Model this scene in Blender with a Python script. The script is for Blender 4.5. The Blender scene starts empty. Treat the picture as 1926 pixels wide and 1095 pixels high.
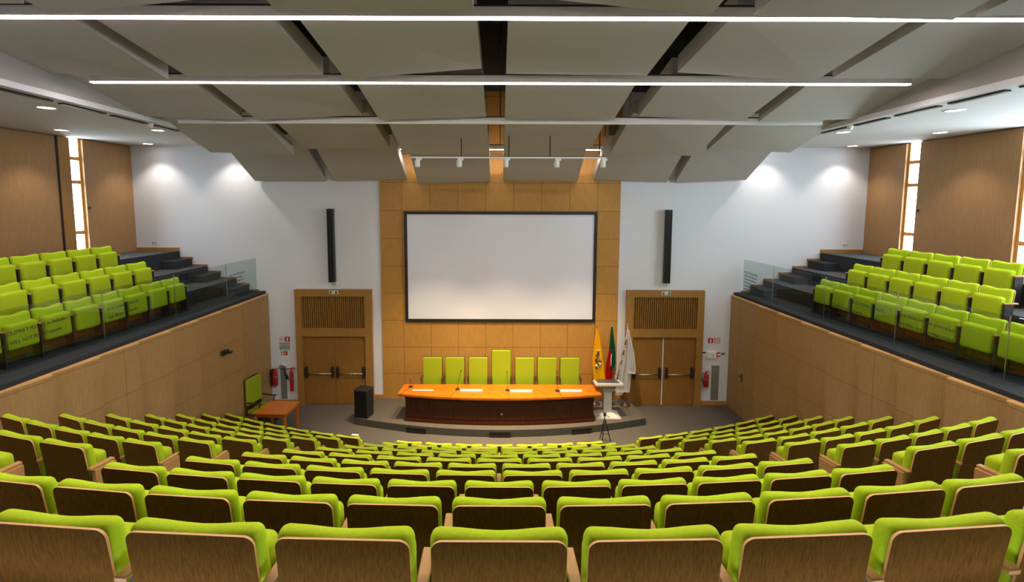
import bpy, bmesh, math, random
from mathutils import Vector, Matrix
random.seed(7)
SC = bpy.context.scene
COL = SC.collection
PI = math.pi

# ------------------------------------------------------------------ camera
D = 14.673          # distance of the stage wall
ZE = 6.244          # eye height above the stage floor
cam_d = bpy.data.cameras.new('camera')
cam = bpy.data.objects.new('camera', cam_d)
COL.objects.link(cam)
cam_d.sensor_width = 36.0
cam_d.lens = 930.27 / 1926 * 36
cam_d.shift_x = (963 - 940.3) / 1926
cam_d.shift_y = -(547.5 - 466) / 1926
cam_d.clip_start = 0.05
cam_d.clip_end = 200
cam.matrix_world = (Matrix.Translation((0, 0, ZE)) @ Matrix.Rotation(PI / 2 - 0.0965, 4, 'X')
                    @ Matrix.Rotation(0.003, 4, 'Z'))
SC.camera = cam

# ------------------------------------------------------------------ world, exposure
W = bpy.data.worlds.new('sky')
SC.world = W
W.use_nodes = True
wb = W.node_tree.nodes['Background']
wb.inputs[0].default_value = (0.78, 0.86, 1.0, 1)
wb.inputs[1].default_value = 19
SC.view_settings.view_transform = 'Standard'
SC.view_settings.look = 'None'
SC.view_settings.gamma = 1
SC.view_settings.use_curve_mapping = False
SC.view_settings.exposure = 0.52
try:
    SC.cycles.use_denoising = True
    SC.cycles.max_bounces = 8
    SC.cycles.diffuse_bounces = 5
    SC.cycles.sample_clamp_indirect = 6
except Exception:
    pass


def lamp(name, kind, loc, energy, color=(1, 1, 1), rot=(0, 0, 0), parent=None, **kw):
    l = bpy.data.lights.new(name, kind)
    l.energy = energy
    l.color = color
    for k, v in kw.items():
        setattr(l, k, v)
    o = bpy.data.objects.new(name, l)
    o.location = loc
    o.rotation_euler = rot
    COL.objects.link(o)
    if parent:
        o.parent = parent
    return o


# ------------------------------------------------------------------ materials
def mat(name, col, rough=0.6, metal=0.0, spec=0.5, emit=None, estr=0.0):
    m = bpy.data.materials.new(name)
    m.use_nodes = True
    b = m.node_tree.nodes['Principled BSDF']
    b.inputs['Base Color'].default_value = (*col, 1)
    b.inputs['Roughness'].default_value = rough
    b.inputs['Metallic'].default_value = metal
    b.inputs['Specular IOR Level'].default_value = spec
    if emit:
        b.inputs['Emission Color'].default_value = (*emit, 1)
        b.inputs['Emission Strength'].default_value = estr
    return m


def nd(m, t, **kw):
    n = m.node_tree.nodes.new(t)
    for k, v in kw.items():
        setattr(n, k, v)
    return n


def noisy(name, c1, c2, scale, rough=0.8, bump=0.0, vec=(1, 1, 1), detail=4, spec=0.3, rot=(0, 0, 0)):
    m = mat(name, c1, rough, spec=spec)
    nt = m.node_tree
    L = nt.links
    b = nt.nodes['Principled BSDF']
    tc = nd(m, 'ShaderNodeTexCoord')
    mp = nd(m, 'ShaderNodeMapping')
    mp.inputs['Scale'].default_value = vec
    mp.inputs['Rotation'].default_value = rot
    n = nd(m, 'ShaderNodeTexNoise')
    n.inputs['Scale'].default_value = scale
    n.inputs['Detail'].default_value = detail
    r = nd(m, 'ShaderNodeValToRGB')
    r.color_ramp.elements[0].position = 0.35
    r.color_ramp.elements[1].position = 0.65
    r.color_ramp.elements[0].color = (*c1, 1)
    r.color_ramp.elements[1].color = (*c2, 1)
    L.new(tc.outputs['Object'], mp.inputs[0])
    L.new(mp.outputs[0], n.inputs['Vector'])
    L.new(n.outputs['Fac'], r.inputs[0])
    L.new(r.outputs[0], b.inputs['Base Color'])
    if bump:
        bp = nd(m, 'ShaderNodeBump')
        bp.inputs['Strength'].default_value = bump
        bp.inputs['Distance'].default_value = 0.01
        L.new(n.outputs['Fac'], bp.inputs['Height'])
        L.new(bp.outputs[0], b.inputs['Normal'])
    return m


def wood(name, c1, c2, scale=6.0, rough=0.45, stretch=(9, 9, 0.6), seams=None, dark=0.35, per_obj=0.0, spec=0.35):
    """vertical-grain veneer; seams=(axis, width, height, z_offset, u_offset) draws panel joints"""
    m = mat(name, c1, rough, spec=spec)
    nt = m.node_tree
    L = nt.links
    b = nt.nodes['Principled BSDF']
    tc = nd(m, 'ShaderNodeTexCoord')
    mp = nd(m, 'ShaderNodeMapping')
    mp.inputs['Scale'].default_value = stretch
    L.new(tc.outputs['Object'], mp.inputs[0])
    vecout = mp.outputs[0]
    if per_obj:
        oi = nd(m, 'ShaderNodeObjectInfo')
        ad = nd(m, 'ShaderNodeVectorMath', operation='ADD')
        ml = nd(m, 'ShaderNodeMath', operation='MULTIPLY')
        ml.inputs[1].default_value = 40
        L.new(oi.outputs['Random'], ml.inputs[0])
        L.new(mp.outputs[0], ad.inputs[0])
        L.new(ml.outputs[0], ad.inputs[1])
        vecout = ad.outputs[0]
    n = nd(m, 'ShaderNodeTexNoise')
    n.inputs['Scale'].default_value = scale
    n.inputs['Detail'].default_value = 6
    n.inputs['Roughness'].default_value = 0.65
    n.inputs['Distortion'].default_value = 0.6
    L.new(vecout, n.inputs['Vector'])
    r = nd(m, 'ShaderNodeValToRGB')
    r.color_ramp.elements[0].position = 0.3
    r.color_ramp.elements[1].position = 0.7
    r.color_ramp.elements[0].color = (*c1, 1)
    r.color_ramp.elements[1].color = (*c2, 1)
    L.new(n.outputs['Fac'], r.inputs[0])
    out = r.outputs[0]
    if seams:
        axis, bw, bh, zo, uo = seams
        sx = nd(m, 'ShaderNodeSeparateXYZ')
        cx = nd(m, 'ShaderNodeCombineXYZ')
        L.new(tc.outputs['Object'], sx.inputs[0])
        a1 = nd(m, 'ShaderNodeMath', operation='ADD')
        a1.inputs[1].default_value = uo
        a2 = nd(m, 'ShaderNodeMath', operation='ADD')
        a2.inputs[1].default_value = zo
        L.new(sx.outputs[axis], a1.inputs[0])
        L.new(sx.outputs['Z'], a2.inputs[0])
        L.new(a1.outputs[0], cx.inputs['X'])
        L.new(a2.outputs[0], cx.inputs['Y'])
        br = nd(m, 'ShaderNodeTexBrick')
        br.offset = 0.0
        br.inputs['Scale'].default_value = 1
        br.inputs['Brick Width'].default_value = bw
        br.inputs['Row Height'].default_value = bh
        br.inputs['Mortar Size'].default_value = 0.006
        br.inputs['Mortar Smooth'].default_value = 0.1
        br.inputs['Bias'].default_value = 0
        br.inputs['Color1'].default_value = (1, 1, 1, 1)
        br.inputs['Color2'].default_value = (0.95, 0.95, 0.95, 1)
        br.inputs['Mortar'].default_value = (dark, dark * .8, dark * .6, 1)
        L.new(cx.outputs[0], br.inputs['Vector'])
        mx = nd(m, 'ShaderNodeMixRGB', blend_type='MULTIPLY')
        mx.inputs[0].default_value = 1
        L.new(out, mx.inputs[1])
        L.new(br.outputs['Color'], mx.inputs[2])
        out = mx.outputs[0]
    L.new(out, b.inputs['Base Color'])
    return m


M = {}
M['white'] = mat('white_plaster', (0.69, 0.71, 0.77), 0.9, spec=0.2)
M['screen'] = mat('screen_cloth', (0.74, 0.77, 0.87), 0.95, spec=0.1)
M['black'] = mat('black_frame', (0.012, 0.012, 0.014), 0.5)
M['blackmetal'] = mat('black_metal', (0.02, 0.02, 0.022), 0.35, 0.6)
M['bulkhead'] = mat('bulkhead_grey', (0.36, 0.35, 0.34), 0.85, spec=0.2)
M['steel'] = mat('steel', (0.62, 0.62, 0.64), 0.28, 1.0)
M['whiteplastic'] = mat('white_plastic', (0.78, 0.78, 0.76), 0.45)
M['oak_front'] = wood('oak_front_panel', (0.39, 0.190, 0.040), (0.54, 0.285, 0.068), seams=('X', 0.822, 0.822, 0.66, 0.42))
M['oak_wall'] = wood('oak_side_panel', (0.29, 0.165, 0.060), (0.40, 0.235, 0.090), seams=('Y', 4.9, 0.84, 0.02, 0.6), dark=0.6)
M['oak_outer'] = wood('oak_sliding_panel', (0.29, 0.155, 0.062), (0.40, 0.225, 0.095))
M['oak_door'] = wood('oak_door', (0.215, 0.098, 0.018), (0.31, 0.150, 0.034))
M['oak_frame'] = wood('oak_frame', (0.27, 0.132, 0.030), (0.37, 0.19, 0.048))
M['orange_oak'] = wood('orange_window_timber', (0.62, 0.27, 0.06), (0.72, 0.34, 0.09))
M['seat_wood'] = wood('seat_back_veneer', (0.085, 0.037, 0.0050), (0.170, 0.080, 0.0125), scale=5, stretch=(26, 26, 0.55), per_obj=1, rough=0.7, spec=0.03)
M['arm_wood'] = wood('armrest_beech', (0.38, 0.195, 0.060), (0.50, 0.27, 0.090), scale=5, stretch=(10, 1, 10), per_obj=1, rough=0.4)
M['edge'] = mat('plywood_edge', (0.66, 0.36, 0.13), 0.5)
M['platform_riser'] = noisy('platform_edge_carpet', (0.045, 0.043, 0.034), (0.105, 0.10, 0.08), 95, 0.95, 0.1, detail=2, spec=0.1)
M['green'] = noisy('lime_upholstery', (0.375, 0.525, 0.012), (0.415, 0.57, 0.016), 60, 0.85, 0.05, spec=0.15)
M['chair_green'] = noisy('armchair_lime_leather', (0.25, 0.335, 0.008), (0.275, 0.365, 0.010), 60, 0.6, 0.02, spec=0.3)
M['pad'] = noisy('lime_seat_upholstery', (0.36, 0.48, 0.012), (0.40, 0.52, 0.016), 60, 0.85, 0.05, spec=0.15)
M['darkside'] = mat('dark_seat_standard', (0.022, 0.018, 0.016), 0.5)
M['carpet'] = noisy('grey_carpet', (0.050, 0.043, 0.036), (0.185, 0.160, 0.135), 70, 0.95, 0.1, detail=2, spec=0.1)
M['darkcarpet'] = noisy('dark_carpet', (0.045, 0.048, 0.052), (0.10, 0.105, 0.112), 95, 0.95, 0.1, detail=2, spec=0.1)
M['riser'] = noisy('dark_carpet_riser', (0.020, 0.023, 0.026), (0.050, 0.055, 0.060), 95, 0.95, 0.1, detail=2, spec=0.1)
M['cloud'] = noisy('acoustic_panel', (0.39, 0.37, 0.335), (0.43, 0.405, 0.37), 120, 0.95, 0.05, spec=0.1)
M['ceil_dark'] = mat('dark_plenum', (0.030, 0.032, 0.028), 0.95, spec=0.1)
M['mahogany'] = wood('mahogany', (0.026, 0.0055, 0.0015), (0.062, 0.0145, 0.0035), scale=4, stretch=(6, 6, 0.8), rough=0.3)
M['desk_top'] = wood('varnished_desk_top', (0.47, 0.105, 0.006), (0.62, 0.170, 0.012), scale=3, stretch=(1.2, 3, 3), rough=0.22)
M['table_top'] = wood('orange_table_wood', (0.42, 0.105, 0.009), (0.54, 0.16, 0.016), scale=3, stretch=(2, 3, 3), rough=0.3)
M['red'] = mat('extinguisher_red', (0.42, 0.006, 0.012), 0.3)
M['signred'] = mat('sign_red', (0.50, 0.012, 0.015), 0.5)
M['signgreen'] = mat('sign_green', (0.02, 0.20, 0.10), 0.5)
M['signgrey'] = mat('sign_grey', (0.42, 0.45, 0.42), 0.5)
M['signwhite'] = mat('sign_white', (0.75, 0.76, 0.74), 0.5)
M['paper'] = mat('white_paper', (0.80, 0.79, 0.76), 0.7)
M['lectern'] = mat('lectern_grey', (0.56, 0.54, 0.50), 0.35)
M['lectern_dark'] = mat('lectern_slate', (0.06, 0.065, 0.07), 0.3)
M['yellowcloth'] = mat('yellow_flag_cloth', (1.0, 0.62, 0.004), 0.75, spec=0.2)
M['redcloth'] = mat('red_flag_cloth', (0.52, 0.006, 0.008), 0.75, spec=0.2)
M['greencloth'] = mat('green_flag_cloth', (0.006, 0.11, 0.05), 0.75, spec=0.2)
M['whitecloth'] = mat('white_flag_cloth', (0.72, 0.70, 0.72), 0.75, spec=0.2)
M['brass'] = mat('brass', (0.70, 0.48, 0.18), 0.3, 1.0)
M['chairwood'] = mat('dark_chair_wood', (0.055, 0.020, 0.010), 0.35)
M['grille'] = mat('grille_grey', (0.30, 0.31, 0.29), 0.5, 0.3)
M['beam'] = mat('light_beam_white', (0.62, 0.60, 0.57), 0.5)
M['glow'] = mat('lit_diffuser', (1, 1, 1), 0.5, emit=(1.0, 0.86, 0.95), estr=9)
M['dl_glow'] = mat('downlight_diffuser', (1, 1, 1), 0.5, emit=(1.0, 0.93, 0.93), estr=12)
M['off'] = mat('unlit_diffuser', (0.62, 0.61, 0.60), 0.25)
M['ink'] = mat('dark_lettering', (0.02, 0.03, 0.02), 0.7)
M['frost'] = mat('white_lettering', (0.5, 0.5, 0.48), 0.7)


def striped_ceiling():
    m = mat('grooved_white_ceiling', (0.60, 0.57, 0.55), 0.8, spec=0.2)
    nt = m.node_tree
    L = nt.links
    tc = nd(m, 'ShaderNodeTexCoord')
    w = nd(m, 'ShaderNodeTexWave', wave_type='BANDS', bands_direction='Y', wave_profile='SIN')
    w.inputs['Scale'].default_value = 5.2
    r = nd(m, 'ShaderNodeValToRGB')
    r.color_ramp.elements[0].position = 0.10
    r.color_ramp.elements[1].position = 0.3
    r.color_ramp.elements[0].color = (0.40, 0.395, 0.40, 1)
    r.color_ramp.elements[1].color = (0.62, 0.585, 0.565, 1)
    L.new(tc.outputs['Object'], w.inputs['Vector'])
    L.new(w.outputs['Fac'], r.inputs[0])
    L.new(r.outputs[0], nt.nodes['Principled BSDF'].inputs['Base Color'])
    return m


M['ceil_side'] = striped_ceiling()


def glass_mat():
    m = bpy.data.materials.new('clear_glass')
    m.use_nodes = True
    nt = m.node_tree
    for n in list(nt.nodes):
        nt.nodes.remove(n)
    o = nt.nodes.new('ShaderNodeOutputMaterial')
    t = nt.nodes.new('ShaderNodeBsdfTransparent')
    t.inputs[0].default_value = (0.82, 0.87, 0.85, 1)
    g = nt.nodes.new('ShaderNodeBsdfGlossy')
    g.inputs['Roughness'].default_value = 0.0
    f = nt.nodes.new('ShaderNodeFresnel')
    f.inputs['IOR'].default_value = 1.45
    mx = nt.nodes.new('ShaderNodeMixShader')
    ge = nt.nodes.new('ShaderNodeNewGeometry')
    mm = nt.nodes.new('ShaderNodeMath')
    mm.operation = 'MULTIPLY'
    iv = nt.nodes.new('ShaderNodeMath')
    iv.operation = 'SUBTRACT'
    iv.inputs[0].default_value = 1.0
    nt.links.new(ge.outputs['Backfacing'], iv.inputs[1])
    nt.links.new(f.outputs[0], mm.inputs[0])
    nt.links.new(iv.outputs[0], mm.inputs[1])
    nt.links.new(mm.outputs[0], mx.inputs[0])
    nt.links.new(t.outputs[0], mx.inputs[1])
    nt.links.new(g.outputs[0], mx.inputs[2])
    nt.links.new(mx.outputs[0], o.inputs[0])
    return m


M['glass'] = glass_mat()


# ------------------------------------------------------------------ mesh helpers
def BM():
    return bmesh.new()


def box(bm, x0, x1, y0, y1, z0, z1, mi=0, bev=0.0, seg=2):
    vs = [bm.verts.new((x, y, z)) for z in (z0, z1) for y in (y0, y1) for x in (x0, x1)]
    fs = []
    for q in ((0, 2, 3, 1), (4, 5, 7, 6), (0, 1, 5, 4), (2, 6, 7, 3), (0, 4, 6, 2), (1, 3, 7, 5)):
        f = bm.faces.new([vs[i] for i in q])
        f.material_index = mi
        fs.append(f)
    if bev:
        es = list({e for f in fs for e in f.edges})
        r = bmesh.ops.bevel(bm, geom=es, offset=bev, segments=seg, affect='EDGES', profile=0.5)
        for f in r['faces']:
            f.material_index = mi
            f.smooth = True
    return vs


def prism(bm, poly, z0, z1, mi=0, mside=None):
    """poly: list of (x,y) counter-clockwise"""
    lo = [bm.verts.new((x, y, z0)) for x, y in poly]
    hi = [bm.verts.new((x, y, z1)) for x, y in poly]
    f = bm.faces.new(hi); f.material_index = mi
    f = bm.faces.new(lo[::-1]); f.material_index = mi
    n = len(poly)
    for i in range(n):
        f = bm.faces.new((lo[i], lo[(i + 1) % n], hi[(i + 1) % n], hi[i]))
        f.material_index = mi if mside is None else mside
    return lo + hi


def hexa(bm, pts, mi=0):
    """8 points: bottom quad then top quad"""
    vs = [bm.verts.new(p) for p in pts]
    for q in ((0, 3, 2, 1), (4, 5, 6, 7), (0, 1, 5, 4), (1, 2, 6, 5), (2, 3, 7, 6), (3, 0, 4, 7)):
        f = bm.faces.new([vs[i] for i in q]); f.material_index = mi
    return vs


def tube(bm, pts, r, n=10, mi=0, cap=True):
    pts = [Vector(p) for p in pts]
    rs = r if isinstance(r, (list, tuple)) else [r] * len(pts)
    rings = []
    for i, p in enumerate(pts):
        d = (pts[min(i + 1, len(pts) - 1)] - pts[max(i - 1, 0)]).normalized()
        up = Vector((0, 0, 1)) if abs(d.z) < 0.95 else Vector((1, 0, 0))
        a = d.cross(up).normalized()
        b = d.cross(a).normalized()
        rings.append([bm.verts.new(p + rs[i] * (math.cos(t) * a + math.sin(t) * b))
                      for t in (2 * PI * k / n for k in range(n))])
    for i in range(len(rings) - 1):
        for k in range(n):
            f = bm.faces.new((rings[i][k], rings[i][(k + 1) % n], rings[i + 1][(k + 1) % n], rings[i + 1][k]))
            f.material_index = mi
            f.smooth = True
    if cap:
        for rg, s in ((rings[0], -1), (rings[-1], 1)):
            f = bm.faces.new(rg[::s]); f.material_index = mi


def lathe(bm, prof, c=(0, 0, 0), n=20, mi=0):
    rings = []
    for r, z in prof:
        if r < 1e-5:
            rings.append([bm.verts.new((c[0], c[1], c[2] + z))])
        else:
            rings.append([bm.verts.new((c[0] + r * math.cos(2 * PI * k / n), c[1] + r * math.sin(2 * PI * k / n), c[2] + z)) for k in range(n)])
    for a, b in zip(rings, rings[1:]):
        for k in range(n):
            k2 = (k + 1) % n
            if len(a) == 1 and len(b) == 1:
                continue
            if len(a) == 1:
                f = bm.faces.new((a[0], b[k2], b[k]))
            elif len(b) == 1:
                f = bm.faces.new((a[k], a[k2], b[0]))
            else:
                f = bm.faces.new((a[k], a[k2], b[k2], b[k]))
            f.material_index = mi
            f.smooth = True


def obj(name, bm, mats, parent=None, loc=(0, 0, 0), rotz=0.0, smooth=False):
    bmesh.ops.recalc_face_normals(bm, faces=bm.faces)
    me = bpy.data.meshes.new(name)
    bm.to_mesh(me)
    bm.free()
    if not isinstance(mats, (list, tuple)):
        mats = [mats]
    for m in mats:
        me.materials.append(M[m] if isinstance(m, str) else m)
    if smooth:
        for p in me.polygons:
            p.use_smooth = True
    o = bpy.data.objects.new(name, me)
    o.location = loc
    o.rotation_euler = (0, 0, rotz)
    COL.objects.link(o)
    if parent:
        o.parent = parent
    return o


def tag(o, label, cat, group=None):
    o['label'] = label
    o['category'] = cat
    if group:
        o['group'] = group
    return o


def thing(name, label, cat, loc=(0, 0, 0), rotz=0.0, group=None):
    o = bpy.data.objects.new(name, None)
    o.empty_display_size = 0.1
    o.location = loc
    o.rotation_euler = (0, 0, rotz)
    COL.objects.link(o)
    return tag(o, label, cat, group)


def struct(name, bm, mats, **kw):
    o = obj(name, bm, mats, **kw)
    o['kind'] = 'structure'
    return o


def dup(root, loc, rotz, label=None, scale=None):
    r = root.copy()
    COL.objects.link(r)
    r.location = loc
    r.rotation_euler = (0, 0, rotz)
    if scale:
        r.scale = scale
    if label:
        r['label'] = label
    for ch in [c for c in bpy.data.objects if c.parent == root]:
        c = ch.copy()
        COL.objects.link(c)
        c.parent = r
    return r


def text(name, body, size, m, parent, loc, rot, ext=0.002, align='LEFT'):
    cu = bpy.data.curves.new(name, 'FONT')
    cu.body = body
    cu.size = size
    cu.extrude = ext
    cu.align_x = align
    cu.materials.append(M[m])
    o = bpy.data.objects.new(name, cu)
    COL.objects.link(o)
    bpy.context.view_layer.update()
    dg = bpy.context.evaluated_depsgraph_get()
    me = bpy.data.meshes.new_from_object(o.evaluated_get(dg))
    bpy.data.objects.remove(o)
    o = bpy.data.objects.new(name, me)
    COL.objects.link(o)
    o.location = loc
    o.rotation_euler = rot
    if parent:
        o.parent = parent
    return o


ORD = ['first', 'second', 'third', 'fourth', 'fifth', 'sixth', 'seventh', 'eighth', 'ninth', 'tenth', 'eleventh', 'twelfth']

# ------------------------------------------------------------------ setting: plan functions
YB = -3.0                       # rear wall
XO = 10.82                      # outer wood walls
Z_TOP = 9.35


def xwall(y):                   # oak side wall of the pit
    return 6.98 + 0.042 * (D - max(y, 3.0))


def xglass(y):
    return 7.26 + 0.072 * (D - max(y, 3.0))


def xedge(base, y):
    return base + 0.05 * (D - max(y, 3.0))


L0, L1, L2, L3 = 3.50, 3.87, 4.25, 4.70
E1, E2, E3 = 7.90, 8.74, 9.55
ROW = 0.8518
RISE = 0.4018


def rowd(k):
    return 1.968 + ROW * (k - 1)


def rowR(k):
    return 21.44 + (15.975 - 21.44) * (k - 1) / 10


def rowz(k):
    return RISE * (11 - k)


def rowy(k, X, off=0.0):
    R = rowR(k)
    return rowd(k) + off + R - math.sqrt(R * R - X * X)


# floor of the stage area
bm = BM()
prism(bm, [(-6.99, 9.8), (6.99, 9.8), (6.99, D), (-6.99, D)], -0.12, 0.0)
struct('floor', bm, 'carpet')

# raked seating floor: one curved tread per row
bm = BM()
NX = 36
for k in range(1, 12):
    f_off, b_off = 0.42, -0.43
    z = rowz(k)
    pts_f, pts_b = [], []
    for i in range(NX + 1):
        u = -1 + 2 * i / NX
        yf = rowy(k, u * 7.0, f_off)
        xw = xwall(yf) - 0.07
        pts_f.append((u * xw, rowy(k, u * xw, f_off)))
        xb = xwall(rowy(k, u * 7.0, b_off)) - 0.07
        pts_b.append((u * xb, rowy(k, u * xb, b_off) if k > 1 else 1.5))
    zt = z if k < 11 else 0.012
    for i in range(NX):
        a, b2, c, d2 = pts_b[i], pts_b[i + 1], pts_f[i + 1], pts_f[i]
        v = [bm.verts.new((p[0], p[1], zt)) for p in (a, b2, c, d2)]
        f = bm.faces.new(v); f.material_index = 0
        zb = zt - RISE if k < 11 else 0.0
        w = [bm.verts.new((d2[0], d2[1], zt)), bm.verts.new((c[0], c[1], zt)),
             bm.verts.new((c[0], c[1], zb)), bm.verts.new((d2[0], d2[1], zb))]
        f = bm.faces.new(w); f.material_index = 1
    # half steps in the two aisles
    if 1 < k:
        cen = {11: 2.32, 10: 2.46, 9: 2.61, 8: 2.72, 7: 2.85, 6: 3.0, 5: 3.09, 4: 3.2, 3: 3.32, 2: 3.46}[k]
        for s in (-1, 1):
            for q in (0,):
                x0, x1 = cen + 0.06, cen + 0.80
                if s < 0:
                    x0, x1 = -x1, -x0
                y1b = rowy(k, (x0 + x1) / 2, -0.40)
                box(bm, x0, x1, y1b - 0.02, y1b + 0.28, z, z + RISE / 2, 1)
struct('floor', bm, ['carpet', 'riser'])
# landing the photographer stands on, at the back of the hall
bm = BM()
prism(bm, [(-xwall(3) + .07, YB), (xwall(3) - .07, YB), (xwall(3) - .07, 1.55), (-xwall(3) + .07, 1.55)], 4.2, RISE * 11)
struct('floor', bm, 'carpet')

# side walls of the pit, in short saw-tooth facets
for s, nm in ((-1, 'wall_left'), (1, 'wall_right')):
    teeth = [D] + [13.15 - 0.905 * i for i in range(12)]
    teeth = [t for t in teeth if t > 3.1] + [3.0, YB]
    bm = BM()
    for a, b in zip(teeth, teeth[1:]):
        w = 0.045 if 2 < b and a < 14 else 0
        xa, xb = xwall(a) - w - 0.03, xwall(b) + w - 0.03
        p = [(s * xa, a), (s * xb, b), (s * 8.3, b), (s * 8.3, a)]
        if s > 0:
            p = p[::-1]
        prism(bm, p, -0.12, 3.40, 0)
        # light timber cap on each facet
        p2 = [(s * (xa - .006), a), (s * (xb - .006), b), (s * 8.25, b), (s * 8.25, a)]
        if s > 0:
            p2 = p2[::-1]
        prism(bm, p2, 3.40, 3.425, 1)
    struct(nm, bm, ['oak_wall', 'edge'])
    # flush door near the stage in the oak wall
    ya, yb = 14.58, 13.70
    bm = BM()
    p = [(s * (xwall(ya) - .034), ya), (s * (xwall(yb) - .034), yb), (s * (xwall(yb) - .028), yb), (s * (xwall(ya) - .028), ya)]
    prism(bm, p if s < 0 else p[::-1], 0.02, 2.1)
    dd = struct('door_%d' % (3 if s < 0 else 4), bm, 'oak_wall')
    bm = BM()
    sx_ = -s
    box(bm, min(0, sx_ * .012), max(0, sx_ * .012), -0.02, 0.02, 1.02, 1.26, 0, .003)
    tube(bm, [(0, 0, 1.19), (sx_ * .05, 0, 1.19), (sx_ * .055, 0.11, 1.19)], 0.011, 8)
    obj('door_handle', bm, 'black', dd, loc=(s * (xwall(13.83) - .035), 13.83, 0))

# balcony terraces
for s, nm in ((-1, 'floor'), (1, 'floor')):
    bm = BM()
    levels = [(None, L0), (E1, L1), (E2, L2), (E3, L3)]
    ys = [D, 3.0, YB]
    for i, (e, z) in enumerate(levels):
        zb = 3.425 if i == 0 else levels[i - 1][1]
        for ya, yb in zip(ys, ys[1:]):
            def xi(y):
                return xglass(y) + 0.03 if e is None else xedge(e, y)
            p = [(s * xi(ya), ya), (s * xi(yb), yb), (s * XO, yb), (s * XO, ya)]
            if s > 0:
                p = p[::-1]
            prism(bm, p, zb, z, 1 if i == 0 else 0, 1)
    struct(nm, bm, ['darkcarpet', 'riser'])
    # half-steps against the stage end
    for j, (e, zlo, zhi) in enumerate(((E1 - 0.03, L0, (L0 + L1) / 2), (E2 - 0.02, L1, (L1 + L2) / 2), (E3 - 0.02, L2, (L2 + L3) / 2))):
        bm = BM()
        x1 = xedge(e, D) + .04
        wdt = (0.39, 0.40, 0.38)[j]
        box(bm, min(s * x1, s * (x1 - wdt)), max(s * x1, s * (x1 - wdt)), D - 0.78, D - 0.02, zlo, zhi, 0)
        struct('trim_%d' % (j + 1 + (3 if s > 0 else 0)), bm, 'riser')
    # oak skirting following the steps on the stage wall
    bm = BM()
    prof = [(XO - .02, E3, L3), (E3, E3 - .38, (L2 + L3) / 2), (E3 - .38, E2, L2), (E2, E2 - .4, (L1 + L2) / 2), (E2 - .4, E1, L1), (E1, E1 - .39, (L0 + L1) / 2), (E1 - .39, 7.24, L0)]
    for j, (xa, xb, z) in enumerate(prof):
        hgt = 0.10 if j == 0 else 0.05
        box(bm, min(s * xa, s * xb), max(s * xa, s * xb), D - .035, D - .005, z - .03, z + hgt)
    struct('baseboard_%s' % ('left' if s < 0 else 'right'), bm, 'oak_frame')

# stage wall
bm = BM()
box(bm, -XO - .14, XO + .14, D, D + .25, -0.12, Z_TOP)
box(bm, -7.14, 7.14, D - .03, D, 3.425, Z_TOP)
box(bm, -6.97, 6.97, D - .03, D, 0, 3.425)
struct('wall_stage', bm, 'white')
DF = D - .03
bm = BM()
box(bm, -3.54, 3.54, DF - .05, DF, 0.0, Z_TOP)
struct('wall_stage', bm, 'oak_front')
bm = BM()
for a, b in ((-3.86, -3.54), (3.54, 3.80), (6.12, 6.95)):
    box(bm, a, b, DF - .02, DF, 0.0, 0.30 if abs(a) < 5 else 0.13)
box(bm, -6.95, -6.12, DF - .02, DF, 0.0, 0.13)
struct('baseboard_stage', bm, 'oak_front')

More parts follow.
